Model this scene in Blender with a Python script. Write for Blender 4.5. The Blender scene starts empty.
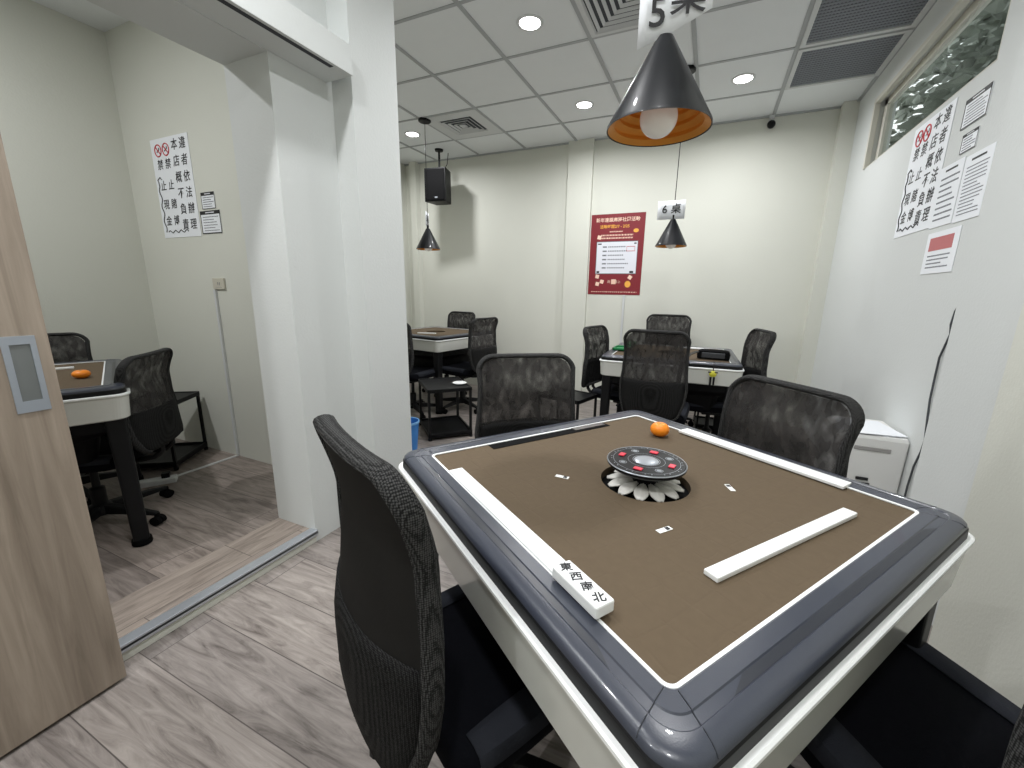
import bpy, bmesh, math, random
from mathutils import Vector, Matrix
PI = math.pi
col = bpy.context.scene.collection
random.seed(7)

# ------------------------------------------------------------------ materials
def new_mat(name):
    m = bpy.data.materials.new(name); m.use_nodes = True
    return m, m.node_tree, m.node_tree.nodes['Principled BSDF']
def flat(name, c, rough=.5, metal=0, bump=0, bscale=200, emit=None, es=1, spec=.5, var=0, vscale=8, coat=0):
    m, t, b = new_mat(name); L = t.links.new
    b.inputs['Base Color'].default_value = (*c, 1)
    b.inputs['Roughness'].default_value = rough
    b.inputs['Metallic'].default_value = metal
    b.inputs['Specular IOR Level'].default_value = spec
    b.inputs['Coat Weight'].default_value = coat
    tc = t.nodes.new('ShaderNodeTexCoord')
    if var:
        n = t.nodes.new('ShaderNodeTexNoise'); n.inputs['Scale'].default_value = vscale
        L(tc.outputs['Object'], n.inputs['Vector'])
        mx = t.nodes.new('ShaderNodeMix'); mx.data_type = 'RGBA'
        mx.inputs[6].default_value = (*[x*(1-var) for x in c], 1); mx.inputs[7].default_value = (*[min(1, x*(1+var)) for x in c], 1)
        L(n.outputs['Fac'], mx.inputs[0]); L(mx.outputs[2], b.inputs['Base Color'])
    if bump:
        n = t.nodes.new('ShaderNodeTexNoise'); n.inputs['Scale'].default_value = bscale; n.inputs['Detail'].default_value = 3
        L(tc.outputs['Object'], n.inputs['Vector'])
        bp = t.nodes.new('ShaderNodeBump'); bp.inputs['Strength'].default_value = bump; bp.inputs['Distance'].default_value = .002
        L(n.outputs['Fac'], bp.inputs['Height']); L(bp.outputs['Normal'], b.inputs['Normal'])
    if emit:
        b.inputs['Emission Color'].default_value = (*emit, 1); b.inputs['Emission Strength'].default_value = es
    return m
def srgb(r, g, b):
    f = lambda v: (v/255/12.92) if v/255 <= .04045 else ((v/255+.055)/1.055)**2.4
    return (f(r), f(g), f(b))

def wall_mat(name, c):
    m, t, b = new_mat(name); L = t.links.new
    tc = t.nodes.new('ShaderNodeTexCoord')
    n = t.nodes.new('ShaderNodeTexNoise'); n.inputs['Scale'].default_value = 1.2; n.inputs['Detail'].default_value = 2
    L(tc.outputs['Object'], n.inputs['Vector'])
    mx = t.nodes.new('ShaderNodeMix'); mx.data_type = 'RGBA'
    mx.inputs[6].default_value = (*[x*.95 for x in c], 1); mx.inputs[7].default_value = (*[min(1, x*1.03) for x in c], 1)
    L(n.outputs['Fac'], mx.inputs[0]); L(mx.outputs[2], b.inputs['Base Color'])
    b.inputs['Roughness'].default_value = .75; b.inputs['Specular IOR Level'].default_value = .25
    n2 = t.nodes.new('ShaderNodeTexNoise'); n2.inputs['Scale'].default_value = 90; n2.inputs['Detail'].default_value = 3
    L(tc.outputs['Object'], n2.inputs['Vector'])
    bp = t.nodes.new('ShaderNodeBump'); bp.inputs['Strength'].default_value = .25; bp.inputs['Distance'].default_value = .003
    L(n2.outputs['Fac'], bp.inputs['Height']); L(bp.outputs['Normal'], b.inputs['Normal'])
    return m

def plank_mat(name, ca, cb, cdark, rot=0, pw=1.22, ph=.2, gap=.0018):
    m, t, b = new_mat(name); L = t.links.new; N = t.nodes.new
    tc = N('ShaderNodeTexCoord'); mp = N('ShaderNodeMapping'); mp.inputs['Rotation'].default_value = (0, 0, rot)
    mp.inputs['Location'].default_value = (.37, .06, 0)
    L(tc.outputs['Object'], mp.inputs['Vector'])
    br = N('ShaderNodeTexBrick'); br.inputs['Scale'].default_value = 1; br.inputs['Brick Width'].default_value = pw
    br.inputs['Row Height'].default_value = ph; br.inputs['Mortar Size'].default_value = gap; br.inputs['Mortar Smooth'].default_value = .3
    br.inputs['Color1'].default_value = (0, 0, 0, 1); br.inputs['Color2'].default_value = (1, 1, 1, 1); br.inputs['Mortar'].default_value = (.5, .5, .5, 1)
    br.offset = .37
    L(mp.outputs[0], br.inputs['Vector'])
    sc = N('ShaderNodeMapping'); sc.inputs['Scale'].default_value = (1.6, 13, 1)
    off = N('ShaderNodeVectorMath'); off.operation = 'MULTIPLY_ADD'
    L(br.outputs['Color'], off.inputs[0]); off.inputs[1].default_value = (7, 3, 5); L(mp.outputs[0], off.inputs[2])
    L(off.outputs[0], sc.inputs['Vector'])
    n = N('ShaderNodeTexNoise'); n.inputs['Scale'].default_value = 2.2; n.inputs['Detail'].default_value = 8; n.inputs['Roughness'].default_value = .68; n.inputs['Distortion'].default_value = 1.1
    L(sc.outputs[0], n.inputs['Vector'])
    n2 = N('ShaderNodeTexNoise'); n2.inputs['Scale'].default_value = 1.3; n2.inputs['Detail'].default_value = 3
    L(off.outputs[0], n2.inputs['Vector'])
    cr = N('ShaderNodeValToRGB'); e = cr.color_ramp.elements
    e[0].position = .3; e[0].color = (*cdark, 1); e[1].position = .68; e[1].color = (*ca, 1)
    mid = cr.color_ramp.elements.new(.48); mid.color = (*[(x*.45+y*.55) for x, y in zip(cdark, ca)], 1)
    L(n.outputs['Fac'], cr.inputs[0])
    mx = N('ShaderNodeMix'); mx.data_type = 'RGBA'; mx.blend_type = 'MULTIPLY'
    tint = N('ShaderNodeMix'); tint.data_type = 'RGBA'
    tint.inputs[6].default_value = (.72, .70, .70, 1); tint.inputs[7].default_value = (*cb, 1)
    av = N('ShaderNodeMath'); av.operation = 'ADD'; L(br.outputs['Color'], av.inputs[0])
    mm = N('ShaderNodeMath'); mm.operation = 'MULTIPLY_ADD'; mm.inputs[1].default_value = .6; mm.inputs[2].default_value = -.3; L(n2.outputs['Fac'], mm.inputs[0])
    L(mm.outputs[0], av.inputs[1]); L(av.outputs[0], tint.inputs[0])
    mx.inputs[0].default_value = 1; L(cr.outputs[0], mx.inputs[6]); L(tint.outputs[2], mx.inputs[7])
    mo = N('ShaderNodeMix'); mo.data_type = 'RGBA'; mo.inputs[7].default_value = (*[x*.7 for x in cdark], 1)
    L(br.outputs['Fac'], mo.inputs[0]); L(mx.outputs[2], mo.inputs[6]); L(mo.outputs[2], b.inputs['Base Color'])
    b.inputs['Roughness'].default_value = .42; b.inputs['Specular IOR Level'].default_value = .4
    bp = N('ShaderNodeBump'); bp.inputs['Strength'].default_value = .15; bp.inputs['Distance'].default_value = .002
    L(n.outputs['Fac'], bp.inputs['Height']); L(bp.outputs['Normal'], b.inputs['Normal'])
    return m

def door_mat():
    m, t, b = new_mat('ash_wood'); L = t.links.new; N = t.nodes.new
    tc = N('ShaderNodeTexCoord'); mp = N('ShaderNodeMapping'); mp.inputs['Scale'].default_value = (9, 9, .55)
    L(tc.outputs['Object'], mp.inputs['Vector'])
    n = N('ShaderNodeTexNoise'); n.inputs['Scale'].default_value = 3; n.inputs['Detail'].default_value = 7; n.inputs['Roughness'].default_value = .6; n.inputs['Distortion'].default_value = .8
    L(mp.outputs[0], n.inputs['Vector'])
    cr = N('ShaderNodeValToRGB'); e = cr.color_ramp.elements
    e[0].position = .25; e[0].color = (*srgb(118, 106, 94), 1); e[1].position = .75; e[1].color = (*srgb(163, 150, 136), 1)
    L(n.outputs['Fac'], cr.inputs[0]); L(cr.outputs[0], b.inputs['Base Color'])
    b.inputs['Roughness'].default_value = .5
    return m

def mesh_mat(name, c, lo, hi, moire=26):
    """woven net: part of every ray passes between the threads"""
    m, t, b = new_mat(name); L = t.links.new; N = t.nodes.new
    b.inputs['Base Color'].default_value = (*c, 1); b.inputs['Roughness'].default_value = .8; b.inputs['Specular IOR Level'].default_value = .1
    out = t.nodes['Material Output']
    tr = N('ShaderNodeBsdfTransparent'); mix = N('ShaderNodeMixShader')
    tc = N('ShaderNodeTexCoord')
    mp = N('ShaderNodeMapping'); mp.inputs['Rotation'].default_value = (0, .55, 0); mp.inputs['Scale'].default_value = (moire, moire, moire*.5); L(tc.outputs['Object'], mp.inputs['Vector'])
    mul = N('ShaderNodeTexNoise'); mul.inputs['Scale'].default_value = 1; mul.inputs['Detail'].default_value = 2; mul.inputs['Roughness'].default_value = .45; L(mp.outputs[0], mul.inputs['Vector'])
    mr = N('ShaderNodeMapRange'); mr.inputs['To Min'].default_value = hi; mr.inputs['To Max'].default_value = lo
    mr.inputs['From Min'].default_value = .38; mr.inputs['From Max'].default_value = .72; L(mul.outputs['Fac'], mr.inputs['Value'])
    L(mr.outputs[0], mix.inputs[0]); L(tr.outputs[0], mix.inputs[1]); L(b.outputs[0], mix.inputs[2]); L(mix.outputs[0], out.inputs['Surface'])
    return m

def felt_mat():
    m, t, b = new_mat('brown_felt'); L = t.links.new; N = t.nodes.new
    tc = N('ShaderNodeTexCoord')
    c = srgb(95, 82, 66)
    n = N('ShaderNodeTexNoise'); n.inputs['Scale'].default_value = 60; n.inputs['Detail'].default_value = 4; L(tc.outputs['Object'], n.inputs['Vector'])
    mx = N('ShaderNodeMix'); mx.data_type = 'RGBA'; mx.inputs[6].default_value = (*[x*.9 for x in c], 1); mx.inputs[7].default_value = (*[x*1.08 for x in c], 1)
    L(n.outputs['Fac'], mx.inputs[0]); L(mx.outputs[2], b.inputs['Base Color'])
    b.inputs['Roughness'].default_value = .85; b.inputs['Specular IOR Level'].default_value = .2
    vo = N('ShaderNodeTexVoronoi'); vo.feature = 'DISTANCE_TO_EDGE'; vo.inputs['Scale'].default_value = 17; vo.inputs['Randomness'].default_value = .15
    L(tc.outputs['Object'], vo.inputs['Vector'])
    mr = N('ShaderNodeMapRange'); mr.inputs['From Max'].default_value = .06; L(vo.outputs['Distance'], mr.inputs['Value'])
    bp = N('ShaderNodeBump'); bp.inputs['Strength'].default_value = .22; bp.inputs['Distance'].default_value = .0015
    L(mr.outputs[0], bp.inputs['Height']); L(bp.outputs['Normal'], b.inputs['Normal'])
    return m

def weave_mat(name, c):
    m, t, b = new_mat(name); L = t.links.new; N = t.nodes.new
    tc = N('ShaderNodeTexCoord')
    vo = N('ShaderNodeTexVoronoi'); vo.inputs['Scale'].default_value = 300; vo.inputs['Randomness'].default_value = .25
    L(tc.outputs['Object'], vo.inputs['Vector'])
    mx = N('ShaderNodeMix'); mx.data_type = 'RGBA'; mx.inputs[6].default_value = (*[min(1, x*1.9) for x in c], 1); mx.inputs[7].default_value = (*[x*.25 for x in c], 1)
    mr = N('ShaderNodeMapRange'); mr.inputs['From Min'].default_value = .25; mr.inputs['From Max'].default_value = .6; L(vo.outputs['Distance'], mr.inputs['Value'])
    L(mr.outputs[0], mx.inputs[0]); L(mx.outputs[2], b.inputs['Base Color']); b.inputs['Roughness'].default_value = .8; b.inputs['Specular IOR Level'].default_value = .12
    bp = N('ShaderNodeBump'); bp.invert = True; bp.inputs['Strength'].default_value = .5; bp.inputs['Distance'].default_value = .002
    L(vo.outputs['Distance'], bp.inputs['Height']); L(bp.outputs['Normal'], b.inputs['Normal'])
    return m

def glass_mat():
    m, t, b = new_mat('clear_glass')
    b.inputs['Base Color'].default_value = (.75, .8, .77, 1); b.inputs['Roughness'].default_value = .03
    b.inputs['Transmission Weight'].default_value = 1; b.inputs['IOR'].default_value = 1.05
    return m

M = {}
M['wall'] = wall_mat('cream_wallpaper', srgb(213, 214, 205))
M['wall_white'] = wall_mat('white_paint', srgb(211, 214, 213))
M['tile'] = flat('ceiling_tile', srgb(228, 231, 233), .9, bump=.2, bscale=120, var=.02)
M['tbar'] = flat('ceiling_bar', srgb(168, 171, 173), .6, var=.02)
M['vent'] = flat('vent_white', srgb(205, 207, 208), .55, var=.02)
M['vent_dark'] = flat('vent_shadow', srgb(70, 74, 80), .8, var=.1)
M['perf'] = flat('perforated_grey', srgb(120, 124, 132), .6, var=.05, vscale=40)
M['floor'] = plank_mat('grey_planks', srgb(168, 162, 157), (1.0, .97, .95), srgb(94, 87, 84))
M['floor2'] = plank_mat('grey_planks_raised', srgb(168, 159, 152), (.98, .94, .92), srgb(96, 88, 83))
M['sill'] = plank_mat('sill_planks', srgb(180, 170, 161), (1.0, .96, .93), srgb(112, 103, 96), rot=PI/2, pw=.62, ph=.28)
M['door'] = door_mat()
M['alu'] = flat('brushed_aluminium', srgb(190, 195, 202), .35, metal=.7, var=.03)
M['alu_handle'] = flat('satin_handle', srgb(165, 172, 182), .4, metal=.5, var=.04)
M['dark_slot'] = flat('dark_slot', srgb(45, 48, 54), .7, var=.05)
M['rim'] = flat('slate_plastic', srgb(56, 60, 71), .30, bump=.10, bscale=600, var=.05, coat=.2)
M['rim_dark'] = flat('slate_plastic_dark', srgb(38, 41, 49), .35, var=.05)
M['skirt'] = flat('gloss_white_panel', srgb(205, 206, 200), .16, var=.01, coat=.4)
M['white_pl'] = flat('white_plastic', srgb(238, 240, 240), .35, var=.01)
M['felt'] = felt_mat()
M['black'] = flat('black_plastic', srgb(15, 16, 18), .45, var=.1, spec=.25)
M['black_matt'] = flat('black_matt', srgb(9, 9, 10), .8, var=.1, spec=.1)
M['gloss_black'] = flat('gloss_black', srgb(12, 13, 17), .35, var=.1, spec=.22)
M['housing'] = flat('black_housing', srgb(12, 12, 14), .6, var=.1, spec=.15)
M['seat'] = flat('black_seat_fabric', srgb(9, 10, 15), .9, bump=.3, bscale=500, var=.15, vscale=60, spec=.08)
M['seat_edge'] = flat('charcoal_seat_edge', srgb(40, 42, 48), .85, bump=.4, bscale=500, var=.1, spec=.1)
M['net'] = mesh_mat('chair_net', srgb(58, 56, 55), .42, .92, 34)
M['net_dense'] = mesh_mat('chair_net_dense', srgb(33, 32, 31), .97, 1.0, 34)
M['net_low'] = weave_mat('chair_net_lined', srgb(32, 32, 32))
M['net_rim'] = weave_mat('chair_net_rim', srgb(54, 54, 54))
M['label'] = flat('white_label', srgb(220, 222, 222), .6, var=.01)
M['shade'] = flat('black_shade', srgb(24, 26, 32), .42, var=.05, coat=.2)
M['copper'] = flat('copper_lining', srgb(214, 146, 62), .4, metal=.5, var=.06, emit=srgb(200, 125, 40), es=.05)  # faint glow put into the lining, standing in for light bounced off the table
M['bulb'] = flat('frosted_bulb', srgb(215, 212, 205), .25, var=.01, emit=(.9, .87, .82), es=.12)
M['paper'] = flat('white_paper', srgb(236, 239, 244), .6, var=.01)
M['ink'] = flat('black_ink', srgb(22, 22, 26), .6, var=.05)
M['ink_grey'] = flat('grey_ink', srgb(110, 113, 120), .6, var=.05)
M['red_ink'] = flat('red_ink', srgb(190, 45, 55), .6, var=.05)
M['pink'] = flat('faded_red', srgb(190, 110, 112), .6, var=.05)
M['red'] = flat('red_poster', srgb(124, 24, 36), .5, var=.04)
M['cream_ink'] = flat('cream_ink', srgb(240, 205, 185), .6, var=.02)
M['gold_ink'] = flat('gold_ink', srgb(235, 170, 70), .6, var=.05)
M['panel'] = flat('poster_panel', srgb(222, 224, 232), .6, var=.01)
M['orange'] = flat('tangerine_peel', srgb(245, 140, 25), .4, bump=.5, bscale=160, var=.06, vscale=20)
M['silver'] = flat('silver_print', srgb(160, 165, 172), .3, metal=.3, var=.1)
M['btn_red'] = flat('red_button', srgb(215, 60, 80), .3, var=.05, emit=srgb(215, 50, 70), es=.15)
M['petal'] = flat('petal_white', srgb(205, 203, 198), .4, var=.03)
M['blue'] = flat('blue_plastic', srgb(60, 130, 205), .35, var=.05)
M['green'] = flat('green_plastic', srgb(30, 130, 75), .4, var=.05)
M['yellow'] = flat('yellow_tag', srgb(205, 200, 60), .5, var=.05)
M['machine'] = flat('office_white', srgb(222, 222, 220), .45, var=.01)
M['machine_dk'] = flat('office_grey', srgb(150, 148, 146), .5, var=.03)
M['frame_wood'] = flat('window_frame_paint', srgb(205, 203, 192), .5, var=.02)
M['glass'] = glass_mat()
M['leaf'] = flat('dark_leaf', srgb(140, 146, 136), .5, var=.5, vscale=6)
M['bark'] = flat('bark', srgb(80, 70, 60), .8, var=.2)
M['led'] = flat('led_panel', (1, 1, 1), .5, var=0, emit=(1, .98, .95), es=14)
M['outlet'] = flat('outlet_beige', srgb(196, 192, 178), .5, var=.02)

# ------------------------------------------------------------------ builders
def obj(name, bm, m, parent=None, smooth=False, bevel=0, seg=2, mats=None, sub=0):
    me = bpy.data.meshes.new(name)
    bmesh.ops.recalc_face_normals(bm, faces=bm.faces)
    for e in bm.edges:
        if len(e.link_faces) == 2 and e.calc_face_angle(0) > math.radians(34): e.smooth = False
    bm.to_mesh(me); bm.free()
    o = bpy.data.objects.new(name, me); col.objects.link(o)
    if mats:
        for x in mats: me.materials.append(x)
    else: me.materials.append(m)
    if parent: o.parent = parent
    if smooth:
        for p in me.polygons: p.use_smooth = True
    if bevel:
        b = o.modifiers.new('bevel', 'BEVEL'); b.width = bevel; b.segments = seg; b.limit_method = 'ANGLE'; b.angle_limit = math.radians(40)
        b.harden_normals = False
    if sub:
        s = o.modifiers.new('sub', 'SUBSURF'); s.levels = sub; s.render_levels = sub
    return o
def tag(o, label=None, cat=None, group=None, kind=None):
    if label: o['label'] = label
    if cat: o['category'] = cat
    if group: o['group'] = group
    if kind: o['kind'] = kind
    return o
def empty(name, loc=(0, 0, 0), rz=0):
    o = bpy.data.objects.new(name, None); col.objects.link(o); o.location = loc; o.rotation_euler = (0, 0, rz); o.empty_display_size = .05
    return o
def copy_tree(o, parent=None):
    c = o.copy(); col.objects.link(c); c.parent = parent
    for ch in o.children: copy_tree(ch, c)
    return c
def box(bm, x0, x1, y0, y1, z0, z1, mi=0, rot=None, piv=None):
    r = bmesh.ops.create_cube(bm, size=1)['verts']
    for v in r:
        v.co = Vector(((x0+x1)/2+v.co.x*(x1-x0), (y0+y1)/2+v.co.y*(y1-y0), (z0+z1)/2+v.co.z*(z1-z0)))
        if rot is not None:
            p = Vector(piv) if piv else Vector(((x0+x1)/2, (y0+y1)/2, (z0+z1)/2)); v.co = rot @ (v.co-p)+p
    for f in {f for v in r for f in v.link_faces}: f.material_index = mi
    return r
def boxes(*args):
    bm = bmesh.new()
    for a in args: box(bm, *a)
    return bm
def tube(bm, pts, rad, n=10, cap=True, mi=0):
    pts = [Vector(p) for p in pts]; k = len(pts)
    rads = rad if isinstance(rad, (list, tuple)) else [rad]*k
    closed = (pts[0]-pts[-1]).length < 1e-6 and k > 3
    if closed: pts = pts[:-1]; rads = rads[:-1]; k -= 1
    rings = []; nrm = None
    for i, p in enumerate(pts):
        a = pts[(i-1) % k] if (closed or i > 0) else p; b = pts[(i+1) % k] if (closed or i < k-1) else p
        d = (b-a).normalized()
        if nrm is None:
            nrm = d.cross(Vector((0, 0, 1)))
            if nrm.length < 1e-3: nrm = d.cross(Vector((1, 0, 0)))
            nrm.normalize()
        else:
            nrm = (nrm-d*nrm.dot(d)).normalized()
        bi = d.cross(nrm)
        rings.append([bm.verts.new(p+(nrm*math.cos(2*PI*j/n)+bi*math.sin(2*PI*j/n))*rads[i]) for j in range(n)])
    rng = range(k if closed else k-1)
    for i in rng:
        A, B = rings[i], rings[(i+1) % k]
        for j in range(n):
            f = bm.faces.new((A[j], A[(j+1) % n], B[(j+1) % n], B[j])); f.material_index = mi; f.smooth = True
    if cap and not closed:
        for R_ in (rings[0], rings[-1]):
            f = bm.faces.new(R_); f.material_index = mi
def lathe(bm, prof, n=32, cx=0, cy=0, mi=0, cap0=False, cap1=False, sx=1, sy=1):
    rings = []
    for r, z in prof:
        if r < 1e-6: rings.append([bm.verts.new((cx, cy, z))])
        else: rings.append([bm.verts.new((cx+r*sx*math.cos(2*PI*j/n), cy+r*sy*math.sin(2*PI*j/n), z)) for j in range(n)])
    for A, B in zip(rings, rings[1:]):
        for j in range(n):
            a, b2 = A[j % len(A)], A[(j+1) % len(A)]; c, d = B[(j+1) % len(B)], B[j % len(B)]
            vs = []
            for v in (a, b2, c, d):
                if v not in vs: vs.append(v)
            if len(vs) >= 3:
                f = bm.faces.new(vs); f.material_index = mi; f.smooth = True
    if cap0 and len(rings[0]) > 1: bm.faces.new(rings[0]).material_index = mi
    if cap1 and len(rings[-1]) > 1: bm.faces.new(rings[-1]).material_index = mi
def rring(h, r, z, n=6, hy=None):
    hy = h if hy is None else hy; P = []
    for (sx, sy, a0) in ((1, 1, 0), (-1, 1, PI/2), (-1, -1, PI), (1, -1, 3*PI/2)):
        for i in range(n+1):
            a = a0+PI/2*i/n
            P.append((sx*(h-r)+r*math.cos(a), sy*(hy-r)+r*math.sin(a), z))
    return P
def loft(bm, rings, close=False, cap0=False, cap1=False, mi=0, smooth=False):
    R_ = [[bm.verts.new(p) for p in r] for r in rings]; n = len(R_[0])
    seq = list(zip(R_, R_[1:]))+([(R_[-1], R_[0])] if close else [])
    for A, B in seq:
        for j in range(n):
            f = bm.faces.new((A[j], A[(j+1) % n], B[(j+1) % n], B[j])); f.material_index = mi; f.smooth = smooth
    if cap0: bm.faces.new(R_[0]).material_index = mi
    if cap1: bm.faces.new(R_[-1]).material_index = mi
def text(name, s, size, m, parent, loc, rot=(PI/2, 0, 0), align='CENTER', ext=.0003, bold=0, shear=0, sx=1):
    cu = bpy.data.curves.new(name, 'FONT'); cu.body = s; cu.size = size; cu.align_x = align; cu.align_y = 'CENTER'; cu.extrude = ext; cu.offset = bold; cu.shear = shear
    cu.resolution_u = 3
    t = bpy.data.objects.new(name, cu); col.objects.link(t)
    bpy.context.view_layer.update()
    me = bpy.data.meshes.new_from_object(t.evaluated_get(bpy.context.evaluated_depsgraph_get()))
    bpy.data.objects.remove(t)
    me.materials.clear(); me.materials.append(m)
    o = bpy.data.objects.new(name, me); col.objects.link(o); o.parent = parent; o.location = loc; o.rotation_euler = rot; o.scale = (sx, 1, 1)
    return o
def struct(name, bm, m, **k):
    o = obj(name, bm, m, **k); o['kind'] = 'structure'; return o

# ------------------------------------------------------------------ room
CH = 2.8155; BY = 4.69; RX = .94; LX = -1.66; LI = -1.93; FL2 = .06
YB = -1.6       # wall behind the camera
struct('floor', boxes((-3.95, 1.1, YB-.1, 4.8, -.08, 0)), M['floor'])
rf = struct('floor_raised', boxes((-3.8, LI, -1.3, 1.72, .002, FL2-.004)), M['floor2'])
struct('trim_1', boxes((LI-.0, LX-.03, -.6, 1.257, .002, FL2)), M['sill'])
struct('trim_2', boxes((LX-.03, LX+.0, -.6, 1.257, 0, FL2-.014)), M['wall'])
struct('trim_3', boxes((LX-.035, LX+.012, -.6, 1.262, FL2-.012, FL2+.006), (LX+.006, LX+.012, -.6, 1.262, FL2-.022, FL2)), M['alu'], bevel=.002)
# ceiling + T bars
ce = struct('ceiling', boxes((-3.95, 1.1, YB-.1, 4.8, CH, CH+.06)), M['tile'])
bm = bmesh.new(); T = .605; GX = -2.084; GY = 2.941
for k in range(-3, 6):
    x = GX+k*T
    if x > -3.85 and x < RX: box(bm, x-.013, x+.013, YB, BY, CH-.006, CH)
for k in range(-8, 3):
    y = GY+k*T
    if YB < y < BY: box(bm, -3.85, RX, y-.011, y+.011, CH-.005, CH)
box(bm, -3.85, RX, BY-.024, BY, CH-.012, CH); box(bm, RX-.022, RX, YB, BY, CH-.012, CH)
obj('ceiling_grid', bm, M['tbar'], ce)
# outer walls
struct('wall_back', boxes((-3.95, 1.1, BY, BY+.12, 0, CH)), M['wall'])
WY0, WY1, WZ0, WZ1 = 2.50, 4.10, 2.17, 2.62
struct('wall_right', boxes((RX, RX+.12, YB, WY0, 0, CH), (RX, RX+.12, WY1, BY, 0, CH), (RX, RX+.12, WY0, WY1, 0, WZ0), (RX, RX+.12, WY0, WY1, WZ1, CH)), M['wall_white'])
struct('wall_front', boxes((-3.95, 1.1, YB-.12, YB, 0, CH)), M['wall'])
struct('wall_far_left', boxes((-3.97, -3.85, 1.85, BY, 0, CH), (-3.97, -3.74, YB, 1.85, 0, CH)), M['wall'])
struct('wall_partition', boxes((-3.74, LX, 1.69, 1.85, 0, CH)), M['wall'])
# wall with the sliding door opening
struct('wall_left', boxes((LI, LX, 1.257, 1.69, 0, CH), (LI, LX, -.6, 1.257, 2.12, CH), (LI, LX, YB, -.6, 0, CH)), M['wall_white'])
struct('trim_4', boxes((LX, -1.54, 1.56, 1.86, 0, CH)), M['wall_white'])                  # pillar beside the opening
struct('trim_5', boxes((-1.565, -1.29, BY-.05, BY, 0, CH)), M['wall'])                     # pilaster on the back wall
struct('trim_6', boxes((.83, RX, BY-.10, BY, 0, CH)), M['wall'])                           # corner pilaster
struct('trim_7', boxes((.915, RX, 1.89, 2.29, 0, CH)), M['wall_white'])                    # pilaster on the right wall
struct('trim_10', boxes((.855, RX, YB, 1.77, 0, CH)), M['wall'])                          # thicker near part of the right wall
struct('trim_8', boxes((-3.85, -3.80, BY-.18, BY, 0, CH), (-3.68, -3.58, BY-.08, BY, 0, CH)), M['wall'])
# baseboard of the raised room is painted wall; the boxed door track
tr = struct('trim_9', boxes((LX, -1.50, -1.4, 1.53, 2.122, 2.235)), M['wall_white'], bevel=.002)
obj('track_slot', boxes((-1.535, -1.515, -1.38, 1.44, 2.1205, 2.123)), M['dark_slot'], tr)
# sliding door
dr = struct('door_1', boxes((-1.61, -1.57, -.60, .473, .012, 2.122)), M['door'], bevel=.002)
hy0, hy1, hz0, hz1 = .388, .448, .905, 1.10
xo = -1.567
def rect(a, b, c, d, x): return [(x, a, c), (x, b, c), (x, b, d), (x, a, d)]
bm = bmesh.new(); loft(bm, [rect(hy0, hy1, hz0, hz1, xo-.004), rect(hy0, hy1, hz0, hz1, xo), rect(hy0+.013, hy1-.011, hz0+.029, hz1-.021, xo), rect(hy0+.013, hy1-.011, hz0+.029, hz1-.021, xo-.004)])
h = obj('door_handle', bm, M['alu_handle'], dr)
obj('handle_recess', boxes((xo-.0035, xo-.0028, hy0+.012, hy1-.01, hz0+.028, hz1-.02)), flat('recess', srgb(118, 122, 122), .5, metal=.4, var=.2, vscale=12), h)

# window high in the right wall
wi = struct('window_1', boxes((RX-.012, RX+.02, WY0, WY1, WZ1-.02, WZ1+.012), (RX-.001, RX+.05, WY0, WY1, WZ0-.0, WZ0+.006), (RX-.012, RX+.02, WY1-.02, WY1+.012, WZ0, WZ1), (RX-.001, RX+.05, WY0-.0, WY0+.006, WZ0, WZ1),
    (RX+.05, RX+.09, WY0, WY1, WZ1-.045, WZ1), (RX+.05, RX+.09, WY0, WY1, WZ0, WZ0+.03), (RX+.05, RX+.09, WY1-.06, WY1, WZ0, WZ1), (RX+.05, RX+.09, WY0, WY0+.04, WZ0, WZ1)), M['frame_wood'], bevel=.002)
obj('window_pane', boxes((RX+.066, RX+.070, WY0+.03, WY1-.05, WZ0+.02, WZ1-.03)), M['glass'], wi)
# hedge outside
bm = bmesh.new()
for i in range(5200):
    c = Vector((RX+.35+random.random()*.6, 1.9+random.random()*3.6, 1.9+random.random()*1.7))
    if math.sin(c.y*4.3+.6)*math.sin(c.z*6.1+.7*c.y) > .42: continue
    s = .035+random.random()*.06
    q = Matrix.Rotation(random.random()*6.3, 3, 'Z') @ Matrix.Rotation(random.random()*3, 3, 'X')
    vs = [bm.verts.new(c+q @ Vector(p)*s) for p in ((-1, 0, 0), (-.3, -.45, .1), (.6, -.3, 0), (1, 0, -.1), (.6, .3, 0), (-.3, .45, .1))]
    bm.faces.new(vs)
hd = tag(obj('foliage', bm, M['leaf']), 'dark leafy foliage outside the high window', 'foliage', kind='stuff')

# ------------------------------------------------------------------ ceiling fittings
LP = [(-1.17, 2.65), (-1.17, 3.845), (.045, 3.86), (-3.01, 3.85), (.045, 1.45), (-1.17, .55), (.045, -.4), (-1.17, -.7)]
LPL = {0: 'round recessed ceiling downlight nearest the camera, left of the hanging lamp over the main table',
       1: 'round recessed ceiling downlight just left of the big black lamp shade',
       2: 'round recessed ceiling downlight right of the big black lamp shade, near the grey ceiling grilles',
       3: 'round recessed ceiling downlight beside the canopy of the far left hanging lamp'}
def downlight(x, y, label, z=CH):
    d = empty('ceiling_downlight', (x, y, z))
    tag(d, label, 'ceiling light', 'recessed downlights in the tiled ceiling')
    bm = bmesh.new(); lathe(bm, [(.082, 0), (.082, -.004), (.076, -.007), (.066, -.007), (.062, -.003), (.062, 0)], 40); obj('trim_ring', bm, M['vent'], d)
    bm = bmesh.new(); lathe(bm, [(.0001, -.0045), (.0625, -.004)], 40); obj('diffuser', bm, M['led'], d, smooth=True)
    return d
def area(x, y, z, size, power, c=(.985, .99, 1), spread=PI):
    la = bpy.data.lights.new('area', 'AREA'); la.shape = 'DISK'; la.size = size; la.energy = power; la.color = c; la.spread = spread
    o = bpy.data.objects.new('area', la); col.objects.link(o); o.location = (x, y, z); return o
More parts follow.
